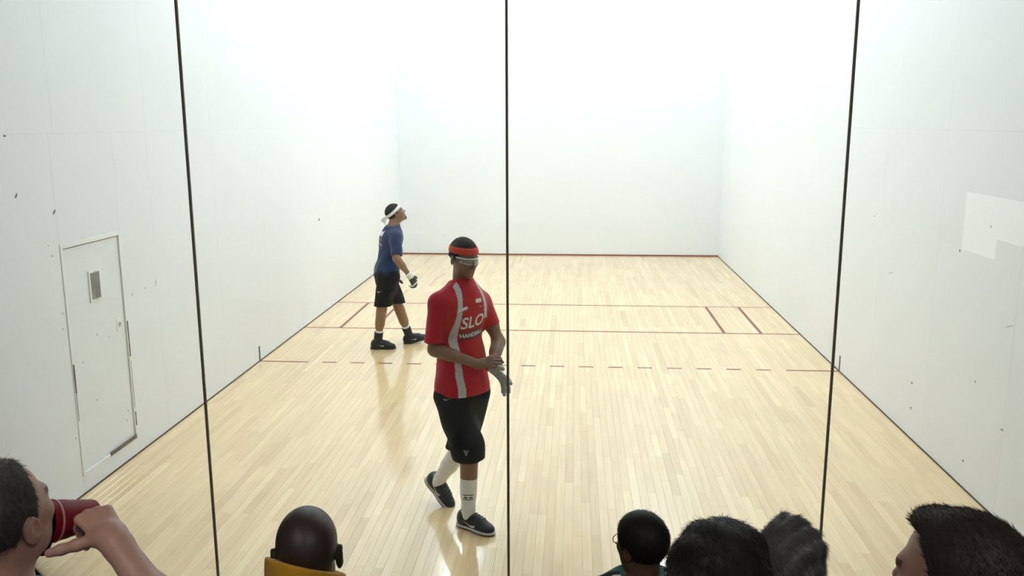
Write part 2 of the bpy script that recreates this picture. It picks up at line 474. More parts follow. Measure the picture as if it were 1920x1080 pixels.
def _dist(p, P):
    if p[0].lstrip('-') == 'c':
        a, b, ra, rb = p[1:5]
        ab = b-a; q = P-a; t = np.clip((q@ab)/max(ab@ab, 1e-9), 0, 1)
        return np.linalg.norm(q-t[..., None]*ab, axis=-1)-(ra+(rb-ra)*t)
    if p[0] == 'k':                              # flat-ended at b
        a, b, ra, rb = p[1:5]; ab = b-a; l = np.linalg.norm(ab); q = P-a; u = (q@ab)/l; t = np.clip(u/l, 0, 1.5)
        return np.maximum(np.linalg.norm(q-t[..., None]*ab, axis=-1)-(ra+(rb-ra)*np.minimum(t, 1)), u-l)
    c, r_, R = p[1:4]
    q = P-c
    if R is not None: q = q@R.T
    r_ = np.asarray(r_)
    k0 = np.linalg.norm(q/r_, axis=-1); k1 = np.linalg.norm(q/(r_*r_), axis=-1)
    return k0*(k0-1)/np.maximum(k1, 1e-6)

def sdf_mesh(prims, vox, fns=(), disp=None):
    un = [p for p in prims if p[0][0] != '-']
    lo = np.min([_ext(p)[0] for p in un], 0)-3*vox-.01; hi = np.max([_ext(p)[1] for p in un], 0)+3*vox+.01
    n = np.ceil((hi-lo)/vox).astype(int)+1
    ax = [lo[i]+vox*np.arange(n[i]) for i in range(3)]
    D = np.full(n, .5, np.float32)
    for p in prims:
        k = p[-1]; e0, e1 = _ext(p); pad = k+3*vox
        i0 = np.clip(np.floor((e0-pad-lo)/vox).astype(int), 0, n); i1 = np.clip(np.ceil((e1+pad-lo)/vox).astype(int)+1, 0, n)
        if (i1 <= i0).any(): continue
        sl = tuple(slice(a, b) for a, b in zip(i0, i1))
        P = np.stack(np.meshgrid(ax[0][sl[0]], ax[1][sl[1]], ax[2][sl[2]], indexing='ij'), -1)
        d = _dist(p, P); o = D[sl]
        if p[0][0] == '-':
            d = -d
            if k > 0: h = np.maximum(k-np.abs(o-d), 0)/k; D[sl] = np.maximum(o, d)+h*h*k/4
            else: D[sl] = np.maximum(o, d)
        else:
            if k > 0: h = np.maximum(k-np.abs(o-d), 0)/k; D[sl] = np.minimum(o, d)-h*h*k/4
            else: D[sl] = np.minimum(o, d)
    if disp or fns:
        near = np.nonzero(np.abs(D) < .06 if not fns else D < .06)
        P = np.stack([ax[i][near[i]] for i in range(3)], -1)
        d = D[near]
        if disp: d = d+disp(P)
        for f in fns: d = np.maximum(d, f(P))
        D[near] = d
    S = D < 0
    c = np.zeros(np.array(n)-1, np.int8)
    for dx in (0, 1):
        for dy in (0, 1):
            for dz in (0, 1):
                c += S[dx:n[0]-1+dx, dy:n[1]-1+dy, dz:n[2]-1+dz]
    act = np.nonzero((c > 0) & (c < 8)); ids = np.full(c.shape, -1, np.int32); ids[act] = np.arange(len(act[0]))
    I = np.stack(act, -1); acc = np.zeros((len(I), 3)); cnt = np.zeros(len(I))
    corner = [(a, b, e) for a in (0, 1) for b in (0, 1) for e in (0, 1)]
    for a in corner:
        for k in range(3):
            if a[k]: continue
            b = list(a); b[k] = 1
            da = D[I[:, 0]+a[0], I[:, 1]+a[1], I[:, 2]+a[2]]; db = D[I[:, 0]+b[0], I[:, 1]+b[1], I[:, 2]+b[2]]
            m_ = (da < 0) != (db < 0)
            t = np.where(m_, da/np.where(m_, da-db, 1), 0)
            pt = np.tile(np.array(a, float), (len(I), 1)); pt[:, k] = t
            acc += pt*m_[:, None]; cnt += m_
    V = lo+vox*(I+acc/cnt[:, None])
    Q = []
    for k in range(3):
        u, v = (k+1) % 3, (k+2) % 3
        s0 = [slice(None)]*3; s1 = [slice(None)]*3; s0[k] = slice(0, n[k]-1); s1[k] = slice(1, n[k])
        a, b = S[tuple(s0)], S[tuple(s1)]
        E = np.stack(np.nonzero(a != b), -1)
        ok = (E[:, u] > 0) & (E[:, v] > 0) & (E[:, u] < n[u]-1) & (E[:, v] < n[v]-1); E = E[ok]
        f = a[tuple(E.T)]
        def cell(du, dv):
            G = E.copy(); G[:, u] -= du; G[:, v] -= dv; return ids[tuple(G.T)]
        q = np.stack([cell(1, 1), cell(0, 1), cell(0, 0), cell(1, 0)], -1)
        q[~f] = q[~f][:, ::-1]
        Q.append(q)
    Q = np.concatenate(Q); Q = Q[(Q >= 0).all(1)]
    return V, Q

def join(*parts):
    V, Q, n = [], [], 0
    for v, q in parts: V.append(v); Q.append(q+n); n += len(v)
    return np.concatenate(V), np.concatenate(Q)

def relax(V, Q, it=2):
    for _ in range(it):
        acc = np.zeros_like(V); cnt = np.zeros(len(V))
        for a, b in ((0, 1), (1, 2), (2, 3), (3, 0)):
            np.add.at(acc, Q[:, a], V[Q[:, b]]); np.add.at(acc, Q[:, b], V[Q[:, a]])
            np.add.at(cnt, Q[:, a], 1); np.add.at(cnt, Q[:, b], 1)
        V = V*.5+.5*acc/np.maximum(cnt, 1)[:, None]
    return V, Q

def cone(a, b, ra, rb=None, k=.02): return ('c', np.asarray(a, float), np.asarray(b, float), ra, ra if rb is None else rb, k)
def ell(c, r, R=None, k=.02): return ('e', np.asarray(c, float), r, R, k)
def capped(a, b, ra, rb, k=.02): return ('k', np.asarray(a, float), np.asarray(b, float), ra, rb, k)
def sub(p): return ('-'+p[0],)+tuple(p[1:])
def frame(f, up=(0, 0, 1)):                      # rows: right, forward, up
    f = nz(f); r_ = nz(np.cross(f, up)); return np.array([r_, f, np.cross(r_, f)])
def face_frame(az, pitch=0., roll=0.):           # azimuth of the facing direction, degrees from +x
    a, p = math.radians(az), math.radians(pitch)
    R = frame(A(math.cos(a)*math.cos(p), math.sin(a)*math.cos(p), math.sin(p)))
    c, s = math.cos(math.radians(roll)), math.sin(math.radians(roll))
    return np.array([R[0]*c+R[2]*s, R[1], -R[0]*s+R[2]*c])

def head_prims(c, R, s=1., neck=None, nr=(.054, .06)):
    T = lambda *v: c+s*(np.array(v)@R)
    S = lambda *r: tuple(s*x for x in r)
    P = [ell(T(0, -.012, .035), S(.076, .098, .088), R, .0),
         ell(T(0, .03, -.03), S(.065, .064, .078), R, .03),
         ell(T(0, .07, -.09), S(.027, .022, .022), R, .03)]
    for q in (-1, 1):
        P += [ell(T(q*.048, .02, -.058), S(.018, .03, .028), R, .025), ell(T(q*.043, .058, -.012), S(.02, .02, .018), R, .025)]
    P += [cone(T(-.034, .077, .024), T(.034, .077, .024), .012*s, None, .02),
          cone(T(0, .084, .018), T(0, .106, -.02), .008*s, .0125*s, .012),
          cone(T(-.011, .094, -.024), T(.011, .094, -.024), .0095*s, None, .008),
          cone(T(-.018, .086, -.052), T(.018, .086, -.052), .008*s, None, .01),
          cone(T(-.016, .084, -.063), T(.016, .084, -.063), .0085*s, None, .008)]
    if neck is not None: P.append(cone(T(0, -.022, -.05), neck, nr[0]*s, nr[1]*s, .03))
    for q in (-1, 1):
        P += [sub(ell(T(q*.031, .096, .003), S(.016, .014, .011), R, .012)), ell(T(q*.031, .074, .004), S(.0125,)*3, R, .003)]
    for q in (-1, 1):
        b = math.radians(22)*q
        Re = np.array([R[0]*math.cos(b)-R[1]*math.sin(b), R[0]*math.sin(b)+R[1]*math.cos(b), R[2]])
        P += [ell(T(q*.082, -.012, -.008), S(.009, .019, .032), Re, .008), sub(ell(T(q*.0925, -.006, -.004), S(.008, .010, .018), Re, .004))]
    return P

def head_local(V, c, R, s=1.): return ((V-c)/s)@R.T

def skin_colors(V, base, heads=()):
    C_ = np.tile(np.array(base), (len(V), 1))
    for (c, R, s) in heads:
        q = head_local(V, c, R, s)
        lips = (np.abs(q[:, 0]) < .024) & (q[:, 1] > .078) & (q[:, 2] < -.046) & (q[:, 2] > -.07)
        C_[lips] *= (.85, .62, .62)
        brow = (np.abs(np.abs(q[:, 0])-.032) < .02) & (q[:, 1] > .07) & (np.abs(q[:, 2]-.026) < .006)
        C_[brow] *= .3
        for sg in (-1, 1):
            d = np.linalg.norm(q-A(sg*.031, .074, .004), axis=1); e = (d < .0142) & (q[:, 1] > .079) & (np.abs(q[:, 2]-.003) < .007)
            C_[e] = (.6, .58, .54)
            C_[e & (np.abs(q[:, 0]-sg*.031) < .006)] = (.03, .02, .015)
    return C_

def hair_cut(c, R, s, pts):                      # keep hair above a hairline given as (y, z) knots in head space
    ys, zs = zip(*pts)
    def f(P):
        q = head_local(P, c, R, s); return (np.interp(q[:, 1], ys, zs)-q[:, 2])*s*.8
    return f

def hand_prims(w, d, n, ts, curls=(20, 25, 20), spread=.12, s=1., fat=0., thumb=(.55, .75, .35), tcurl=(10, 20), fingers=(1, 1, 1, 1)):
    d = nz(d); n = nz(n-d*(n@d)); t = np.cross(d, n)*ts
    P = []
    offs = (.027, .009, -.0095, -.027); pal = (.088, .092, .087, .079)
    seg = ((.043, .026, .021), (.047, .030, .022), (.043, .027, .021), (.033, .021, .019))
    for i in range(4):
        k = w+s*(d*pal[i]+t*offs[i]); P.append(cone(w+s*t*offs[i]*.55+s*d*.012, k, s*(.0145+fat), s*(.0105+fat), .010))
        dd = nz(d+t*spread*(1.5-i)*.9); p = k; r_ = .0098-.0008*(i == 3)
        cu = curls[i] if hasattr(curls[0], '__len__') else curls
        ang = 0
        for j in range(3):
            ang += math.radians(cu[j]); q = p+s*seg[i][j]*fingers[i]*(dd*math.cos(ang)+n*math.sin(ang))
            P.append(cone(p, q, s*(r_-.0007*j+fat), s*(r_-.0007*(j+1)+fat), .004)); p = q
    b = w+s*(d*.022+t*.020+n*.006); td = nz(d*thumb[0]+t*thumb[1]+n*thumb[2])
    P.append(cone(w+s*d*.02, b, s*(.016+fat), s*(.016+fat), .012))
    p = b
    for j, ln in enumerate((.045, .034, .027)):
        if j:
            a = math.radians(tcurl[j-1]); td = nz(td*math.cos(a)+nz(d*.7+n*.7)*math.sin(a))
        q = p+s*ln*td; P.append(cone(p, q, s*(.0135-.0012*j+fat), s*(.0123-.0015*j+fat), .008)); p = q
    P.append(cone(w-d*.02*s, w+d*.02*s, s*(.026+fat), s*(.022+fat), .015))
    return P

def limb(a, b, ra, rb, bulge=0., at_=.35, k=.02):
    P = [cone(a, b, ra, rb, k)]
    if bulge: P.append(cone(a+(b-a)*max(0, at_-.18), a+(b-a)*(at_+.18), bulge*.97, bulge*.93, k))
    return P

def folds(amp, seed=0, fz=34., fx=20.):
    r_ = np.random.default_rng(seed); ph = r_.uniform(0, 6.28, 6); w = r_.uniform(.7, 1.3, 6)
    def f(P):
        x, y, z = P[:, 0], P[:, 1], P[:, 2]
        return amp*(np.sin(fx*w[0]*(x+y)+fz*w[1]*z*.55+ph[0])*.6+np.sin(fx*1.3*w[2]*(x-y)-fz*w[3]*z*.8+ph[1])*.5+np.sin(fz*w[4]*z+9*x*w[5]+ph[2])*.35)
    return f

def plane(p0, n_):
    p0 = np.asarray(p0); n_ = nz(n_); return lambda P: (P-p0)@n_
def plane_near(p0, n_, c, r_):
    p0 = np.asarray(p0); n_ = nz(n_); c = np.asarray(c)
    return lambda P: np.where(np.linalg.norm(P-c, axis=1) < r_, (P-p0)@n_, -1.)

def part(name, prims, vox, m, parent, fns=(), disp=None, colors=None, it=1):
    V, Q = sdf_mesh(prims, vox, fns, disp)
    if it: V, Q = relax(V, Q, it)
    return mesh_obj(name, V, Q, m, parent, True, colors(V) if colors else None, origin=V.mean(0))

def bvh_of(o):
    off = world_loc(o)
    return BVHTree.FromPolygons([Vector(np.array(v.co)+off) for v in o.data.vertices], [tuple(p.vertices) for p in o.data.polygons])

def decal(name, bm, O, ex, ey, tgt, m, parent, off=.0022, maxedge=.006):
    """flat 2-D mesh laid on a curved surface along the direction ex x ey"""
    for _ in range(5):
        bmesh.ops.triangulate(bm, faces=bm.faces)
        es = [e for e in bm.edges if e.calc_length() > maxedge]
        if not es: break
        bmesh.ops.subdivide_edges(bm, edges=es, cuts=1)
    bmesh.ops.triangulate(bm, faces=bm.faces)
    ex, ey = nz(ex), nz(ey); n_ = nz(np.cross(ex, ey)); tree = bvh_of(tgt)
    V = []; bad = set(); bm.verts.index_update()
    for v in bm.verts:
        p = O+ex*v.co.x+ey*v.co.y+n_*.25
        h = tree.ray_cast(Vector(p), Vector(-n_), .6)
        if h[0] is None: bad.add(v.index); V.append(tuple(p)); continue
        V.append(tuple(np.array(h[0])+n_*off))
    F_ = [[v.index for v in f.verts] for f in bm.faces if not any(v.index in bad for v in f.verts)]
    bm.free()
    used = sorted({i for f in F_ for i in f}); mp = {i: k for k, i in enumerate(used)}
    if not F_: return None
    V = np.array([V[i] for i in used])
    return mesh_obj(name, V, [[mp[i] for i in f] for f in F_], m, parent, True, origin=V.mean(0))

def on(o, u, v):
    d = nz(ray(u, v)); h = bvh_of(o).ray_cast(Vector(CAM), Vector(d), 30)
    return np.array(h[0]) if h[0] is not None else at(u, v, 5)

def poly_bm(pts_list):
    bm = bmesh.new()
    for pts in pts_list: bm.faces.new([bm.verts.new((x, y, 0)) for x, y in pts])
    return bm

def text_bm(s, size, bold=0., shear=0., spacing=1.):
    cu = bpy.data.curves.new('txt', 'FONT'); cu.body = s; cu.size = size; cu.align_x = 'CENTER'; cu.align_y = 'CENTER'
    cu.offset = bold; cu.shear = shear; cu.space_character = spacing; cu.resolution_u = 3
    o = bpy.data.objects.new('txt', cu); COL.objects.link(o)
    dg = bpy.context.evaluated_depsgraph_get(); me = bpy.data.meshes.new_from_object(o.evaluated_get(dg))
    bm = bmesh.new(); bm.from_mesh(me)
    bpy.data.objects.remove(o); bpy.data.meshes.remove(me); bpy.data.curves.remove(cu)
    return bm

def swoosh(l):
    up = [(-.5, .02), (-.36, -.05), (-.2, -.08), (0, -.05), (.25, .06), (.5, .2)]
    lo = [(-.5, .02), (-.46, -.12), (-.34, -.2), (-.16, -.19), (.15, -.03), (.5, .2)]
    return [[(up[k][0]*l, up[k][1]*l), (lo[k][0]*l, lo[k][1]*l), (lo[k+1][0]*l, lo[k+1][1]*l), (up[k+1][0]*l, up[k+1][1]*l)] if 0 < k < 4 else
            ([(up[0][0]*l, up[0][1]*l), (lo[1][0]*l, lo[1][1]*l), (up[1][0]*l, up[1][1]*l)] if k == 0 else [(up[4][0]*l, up[4][1]*l), (lo[4][0]*l, lo[4][1]*l), (up[5][0]*l, up[5][1]*l)]) for k in range(5)]

def cloth(name, rgb, **kw):
    a = dict(rough=.85, noise=.06, nscale=25, bump=.15, bscale=900, sheen=.15); a.update(kw); return mat(name, rgb, **a)
M['skin'] = mat('skin', (.3, .15, .09), .5, attr='Col', noise=.05, nscale=60)
M['cloth_col'] = cloth('dyed_fabric', (.5, .5, .5), attr='Col')
M['white_cloth'] = cloth('white_fabric', (.78, .79, .77))
M['black_cloth'] = cloth('black_fabric', (.0075, .008, .0085), rough=.75, sheen=0., spec=.25)
M['shoe_black'] = mat('black_shoe_upper', (.012, .013, .014), .5, bump=.1)
M['shoe_sole'] = mat('shoe_sole', (.03, .028, .028), .6)
M['shoe_white'] = mat('shoe_white_trim', (.62, .6, .6), .45)
M['print'] = mat('white_print', (.78, .74, .74), .6)
M['dark_print'] = mat('dark_print', (.05, .05, .055), .6)
M['grey_print'] = mat('grey_print', (.16, .035, .04), .7)

def shoe(parent, R, org, s=1., collar=.085, trim='white', side=1, swoosh_l=.1, m='shoe_black'):
    """R rows right/forward/up of the foot, org = point under the ankle on the sole plane"""
    T = lambda *v: org+s*(np.array(v)@R)
    S = lambda *r: tuple(s*x for x in r)
    up = [ell(T(0, -.035, .05), S(.036, .048, .055), R, 0), ell(T(0, .045, .046), S(.042, .095, .046), R, .03), ell(T(0, .13, .034), S(.045, .068, .034), R, .03),
          cone(T(0, -.02, .06), T(0, -.018, collar), .041*s, .040*s, .03), cone(T(0, .03, .085), T(0, .1, .06), .026*s, .026*s, .03)]
    flat = plane(T(0, 0, .014), -R[2])
    top = plane(T(0, -.018, collar+.012), R[2]+R[1]*-.15)
    sh = part('shoe', up, .0045*s, M[m], parent, [flat, top])
    V, Q = sdf_mesh([ell(T(0, -.03, .02), S(.041, .06, .06), R, 0), ell(T(0, .05, .02), S(.042, .11, .06), R, .03), ell(T(0, .125, .02), S(.05, .08, .06), R, .03)], .004*s,
                    [plane(T(0, 0, 0.0), -R[2]), plane(T(0, 0, .023), R[2])])
    V, Q = relax(V, Q, 1)
    q = head_local(V, org, R, s)
    cs = np.tile(np.array((.02, .02, .02)), (len(V), 1))
    if trim == 'white': cs[(q[:, 2] > .012)] = (.62, .58, .58)
    mesh_obj('sole', V, Q, mat('sole_rubber', (.1, .1, .1), .55, attr='Col'), sh, True, cs)
    lc = MB(); tr = bvh_of(sh)
    for k in range(5):
        y = .035+.02*k; pts = []
        for xx in np.linspace(-.024, .024, 7):
            h = tr.ray_cast(Vector(T(xx, y+.1*abs(xx), .2)), Vector(-R[2]), .5)
            if h[0] is not None: pts.append(np.array(h[0])+R[2]*.002)
        if len(pts) > 2: lc.tube(pts, .003*s, 6)
    lc.build('lace', mat('lace', (.09, .09, .09), .8), sh, True)
    part('tongue', [cone(T(0, .028, .075), T(0, .012, .105), .022*s, .024*s, .01), cone(T(-.02, .01, .108), T(.02, .01, .108), .008*s, .008*s, .01)], .0045, M[m], sh)
    for sg in (1, -1):
        decal('swoosh', poly_bm(swoosh(swoosh_l)), T(sg*.0, .03, .045), R[1]*1., R[2]*1. if sg > 0 else R[2], sh, M['print'], sh, .0015) if False else None
        # outer and inner emblem, tail towards the heel
        bm_ = poly_bm([[(x if sg > 0 else -x, y) for x, y in (f if sg > 0 else f[::-1])] for f in swoosh(-swoosh_l)] if False else
                      [[(sg*-x, y) for x, y in (f if sg < 0 else f[::-1])] for f in swoosh(swoosh_l)])
        # seen from the side the toe is to the right (sg>0 looks at the right side of the foot)
        decal('swoosh', bm_, T(0, .035, .05), R[1]*(1 if sg > 0 else -1), R[2], sh, M['print'], sh, .0015)
    return sh

def strands(name, tgt_V, tgt_Q, N_, length, wid, comb, m, parent, jitter=.5, lift=.35, keep=None, seed=1):
    r_ = np.random.default_rng(seed)
    a = tgt_V[tgt_Q[:, 0]]; b = tgt_V[tgt_Q[:, 1]]; c = tgt_V[tgt_Q[:, 2]]
    nn = np.cross(b-a, tgt_V[tgt_Q[:, 3]]-a); ln = np.linalg.norm(nn, axis=1)+1e-12; nn /= ln[:, None]
    cen = tgt_V[tgt_Q].mean(1); pr_ = ln/ln.sum()
    if keep is not None: pr_ = pr_*keep(cen); pr_ /= pr_.sum()
    idx = r_.choice(len(cen), N_, p=pr_)
    w4 = r_.dirichlet((1, 1, 1, 1), N_); P0 = (tgt_V[tgt_Q[idx]]*w4[..., None]).sum(1); n_ = nn[idx]
    d = comb(P0, n_); d = d-n_*(d*n_).sum(1)[:, None]; d /= np.linalg.norm(d, axis=1)[:, None]+1e-9
    d = d+n_*lift+r_.normal(0, jitter, (N_, 3)); d /= np.linalg.norm(d, axis=1)[:, None]
    ll = length*r_.uniform(.5, 1.2, N_)[:, None]
    side = np.cross(d, n_); side /= np.linalg.norm(side, axis=1)[:, None]+1e-9
    P0 = P0-n_*.002; P1 = P0+d*ll*.55; P2 = P0+d*ll-n_*ll*.12
    V = np.stack([P0-side*wid, P0+side*wid, P0+n_*wid*1.4, P1-side*wid*.7, P1+side*wid*.7, P1+n_*wid, P2], 1).reshape(-1, 3)
    base = (np.arange(N_)*7)[:, None]
    F_ = [(0, 1, 4), (0, 4, 3), (1, 2, 5), (1, 5, 4), (2, 0, 3), (2, 3, 5), (3, 4, 6), (4, 5, 6), (5, 3, 6)]
    Q = np.concatenate([base+np.array(f)[None] for f in F_])
    o = mesh_obj(name, V, Q, m, parent, True); o['kind'] = 'stuff'
    return o

def headband(name, c, R, s, m, parent, zc, hh, tilt, fat=.0035):
    """band around the skull, tilt raises the front"""
    T = lambda *v: c+s*(np.array(v)@R)
    g = tuple(s*x for x in (.076+fat, .098+fat, .088+fat))
    nt = nz(A(0, -math.sin(tilt), math.cos(tilt))@R); p = T(0, -.012, zc)
    return part(name, [ell(T(0, -.012, .035), g, R, 0), cone(T(-.034, .077, .026), T(.034, .077, .026), (.012+fat)*s, None, .02)], .003, m, parent,
                [plane(p+nt*hh*s, nt), plane(p-nt*hh*s, -nt)])
#PEOPLE
# ------------------------------------------------------------------ people
SLEEVE = .012
def torso_prims(neck, pel, Rc, Rp, s=1., infl=0., shoulders=None):
    """neck = base of the neck, pel = pelvis centre"""
    ax = pel-neck; i = infl
    ch = neck+ax*.30; be = neck+ax*.68
    P = [ell(ch, ((.158*s)+i, (.112*s)+i, (.17*s)+i), Rc, 0), ell(be, (.142*s+i, .105*s+i, .14*s+i), (Rc+Rp)/2 if abs(np.linalg.det((Rc+Rp)/2)-1) < .1 else Rp, .08),
         ell(pel, (.158*s+i, .118*s+i, .115*s+i), Rp, .08), cone(neck+ax*.05, neck-ax*.03, .06*s+i, .055*s+i, .05)]
    if shoulders is not None:
        for sh in shoulders: P.append(cone(neck+ax*.1, sh, .062*s+i, .053*s+i, .05))
    return P

def arm_prims(sh, el, wr, s=1., i=0.):
    return limb(sh, el, .051*s+i, .039*s+i, .049*s+i, .4, .03)+limb(el, wr, .040*s+i, .027*s+i, .043*s+i, .25, .025)

def leg_prims(hip, kn, an, s=1., i=0.):
    back = nz(np.cross(np.cross(kn-hip, A(0, 0, 1)) if abs(nz(kn-hip)[2]) < .99 else A(1, 0, 0), kn-hip))
    return limb(hip, kn, .084*s+i, .054*s+i, .082*s+i, .3, .04)+limb(kn, an, .053*s+i, .037*s+i, .056*s+i, .3, .03)

def body(root, skin, chunks, heads):
    parts = [relax(*sdf_mesh(p, v, f), 1) for p, v, f in chunks]
    V, Q = join(*parts)
    return mesh_obj('body', V, Q, M['skin'], root, True, skin_colors(V, skin, heads), origin=V.mean(0))

# ---- player in red, tugging at his glove
def player_red():
    ctr = aty(862, 540, .97)
    root = empty('person', (ctr[0], ctr[1], 0), 'player in a red white-striped jersey and orange headband pulling on a glove', 'person', 'handball players')
    skin = np.array((.23, .13, .085))
    Rc = face_frame(-41, -4); Rp = face_frame(-48)
    neck = aty(866, 526, .985); pel = aty(866, 722, .95)
    shR, shL = aty(822, 570, .87), aty(902, 564, 1.08)
    elR, wrR = aty(814, 655, .86), aty(898, 683, .74)
    elL, wrL = aty(935, 640, 1.04), aty(921, 688, .80)
    hc = aty(870, 484, .95); Rh = face_frame(-46, -12)
    hipR, hipL = pel+Rp[0]*.09-A(0, 0, .02), pel-Rp[0]*.09-A(0, 0, .02)
    fR = nz(A(.25, -.15, 0)); RfR = frame(fR); oR = A(-.335, .852, 0)
    anR = oR+A(0, 0, .09); knR = aty(880, 838, .80)
    toeL = A(-.53, 1.18, 0); dL = nz(A(.80, -.50, 0)); a = math.radians(38)
    RfL = frame(dL*math.cos(a)-A(0, 0, 1)*math.sin(a), A(0, 0, 1))
    oL = toeL-RfL[1]*.135+RfL[2]*-.0+A(0, 0, .006)
    anL = oL+RfL[2]*.085; knL = aty(866, 838, 1.0)
    # body
    dRh = nz(aty(934, 676, .72)-wrR); dLh = nz(aty(957, 724, .74)-wrL)
    handR = hand_prims(wrR, dRh, nz(A(.35, .75, -.55)), 1, ((35, 55, 40),)*4, .05, thumb=(.8, .5, .5))
    nL = nz(A(-.75, -.45, -.2))
    handL = hand_prims(wrL, dLh, nL, -1, ((8, 12, 8), (16, 18, 12), (20, 20, 15), (12, 15, 10)), .5, 1.12, fat=.0, thumb=(.45, .9, -.05))
    tr = torso_prims(neck, pel, Rc, Rp, .96, -.008, (shR, shL))
    lg = leg_prims(hipR, knR, anR, .95)+leg_prims(hipL, knL, anL, .95)
    lg += [cone(anR, anR+fR*.1-A(0, 0, .05), .036, .03, .03), cone(anL, anL+RfL[1]*.08-RfL[2]*.06, .03, .022, .02)]
    body(root, skin, [(tr+arm_prims(shR, elR, wrR, .95)+arm_prims(shL, elL, wrL, .95)+lg, .0075, ()),
                      (head_prims(hc, Rh, .97, neck, (.049, .060)), .0032, ()), (handR+[cone(elR+(wrR-elR)*.6, wrR, .033, .0262, .01)], .0034, ())], [(hc, Rh, .97)])
    # glove on the left hand, thin leather, with its strap
    gl = part('glove', [(p[0], p[1], p[2], p[3]+.0022, p[4]+.0022, p[5]) if p[0] == 'c' else p for p in handL], .0034, mat('glove_leather', (.34, .36, .32), .6, noise=.25, nscale=45), root)
    part('strap', [cone(wrL-dLh*.028, wrL+dLh*.004, .036, .034, .0)], .004, mat('strap_red', (.30, .05, .03), .7), gl, [plane(wrL-dLh*.03, -dLh), plane(wrL+dLh*.006, dLh)])
    # jersey
    red = np.array(lin((176, 22, 40)))
    sR = elR+(shR-elR)*.16; sL = elL+(shL-elL)*.38
    pj = torso_prims(neck, pel, Rc, Rp, .98, .02, None)
    pj[-1] = cone(neck+(pel-neck)*.1, neck-(pel-neck)*.0, .085, .064, .05)
    pj += [cone(neck+(pel-neck)*.12, shR, .085, .060, .06), cone(neck+(pel-neck)*.12, shL, .085, .060, .06),
           capped(shR, sR, .060, .067, .03), capped(shL, sL, .058, .060, .03)]
    ax = nz(pel-neck)
    pj += [cone(pel-ax*.1+Rp[0]*.045, pel+ax*.12+Rp[0]*.05, .112, .122, .06), cone(pel-ax*.1-Rp[0]*.045, pel+ax*.12-Rp[0]*.05, .112, .122, .06)]
    hem = pel+A(0, 0, -.035)
    fn = [plane(hem, A(0, 0, -1)), plane(neck-ax*.012, -ax+Rc[1]*-.25)]
    cen = (neck+pel)/2
    def jc(V):
        C_ = np.tile(red, (len(V), 1))
        q = V-cen; x = q@Rc[0]; y = q@Rc[1]; z = q[:, 2]
        # white bands from the collar over the chest side and down the flank
        for sg in (1, -1):
            mid = np.interp(z, (-.4, -.1, .06, .2, .3), (.118, .118, .115, .095, .075))
            wid = np.interp(z, (-.4, 0, .25), (.022, .016, .014))
            b = (np.abs(sg*x-mid) < wid) & (y > np.interp(z, (-.4, .1), (-.02, .0))) & ((sg > 0) | (z > .10))
            C_[b] = (.56, .54, .53)
        return C_
    sh = part('jersey', pj, .0046, M['cloth_col'], root, fn, folds(.0045, 3), jc)
    # lettering on the chest
    n_ = Rc[1]; ex = -Rc[0]; ey = np.cross(n_, ex)
    O = on(sh, 887, 604)
    decal('number_lettering', text_bm('SLO', .1, .002, .2, 1.0), O, ex+ey*.08, ey-ex*.08, sh, M['print'], sh)
    decal('lettering_band', poly_bm([[(-.085, -.027), (.085, -.027), (.085, .027), (-.085, .027)]]), O-ey*.075+ex*.004, ex+ey*.08, ey-ex*.08, sh, M['grey_print'], sh, .0018)
    decal('club_lettering', text_bm('HANDBALL', .034, .0007, .0, 1.0), O-ey*.077+ex*.004, ex+ey*.08, ey-ex*.08, sh, M['print'], sh, .003)
    decal('sponsor_patch', poly_bm([[(-.03, -.009), (.03, -.009), (.032, .009), (-.028, .009)]]), on(sh, 868, 580), ex+ey*.25, ey-ex*.25, sh, M['print'], sh)
    decal('sponsor_patch', poly_bm([[(-.024, -.012), (.024, -.012), (.024, .012), (-.024, .012)]]), on(sh, 897, 563), ex, ey, sh, M['print'], sh)
    decal('collar_emblem', poly_bm([[(-.012, -.004), (.012, -.004), (.012, .004), (-.012, .004)]]), on(sh, 901, 574), ex, ey, sh, mat('pink_print', (.5, .2, .22), .6), sh)
    # long black shorts
    sp = [ell(pel-A(0, 0, .05), (.135, .12, .12), Rp, 0)]
    kR, kL = knR-A(-.005, 0, .12), knL-A(.035, 0, .12)
    for hp, kn in ((hipR, kR), (hipL, kL)): k0 = knR-A(.012, 0, 0) if hp is hipR else knL; sp += [cone(hp-A(0, 0, .03), k0, .106, .097, .06), cone(k0, kn, .097, .1, .04)]
    sp.append(cone((hipR+hipL)/2-A(0, 0, .06), (hipR+hipL)/2*.55+(kR+kL)/2*.45, .1, .1, .06))
    kz = aty(880, 853, .85)[2]
    shorts = part('shorts', sp, .0048, M['black_cloth'], root, [plane(A(0, 0, kz), nz(A(.05, .02, -1))), plane(pel-A(0, 0, .0), A(0, 0, 1))], folds(.005, 8, 22, 26))
    ge = nz(np.cross(A(0, 0, 1), nz(A(.2, -1, 0))))
    decal('shorts_emblem', poly_bm([[(-.016, .018), (-.004, -.02), (.006, -.022), (.018, .016), (.008, .012), (.001, -.012), (-.008, .014)]]), aty(871, 836, .8), ge, A(0, 0, 1), shorts, mat('grey_emblem', (.16, .16, .17), .5), shorts)
    decal('waist_emblem', poly_bm(swoosh(.05)), aty(838, 742, .85), ge, A(0, 0, 1), shorts, mat('pale_emblem', (.3, .3, .3), .5), shorts)
    # socks and shoes
    sk = [part('sock', limb(anR+(knR-anR)*f0, anR-A(0, 0, .03), .052, .043, .05, .3), .004, M['white_cloth'], root, [plane(anR+(knR-anR)*(f0-.02), knR-anR)], folds(.0012, 5)) for f0 in (.62,)]
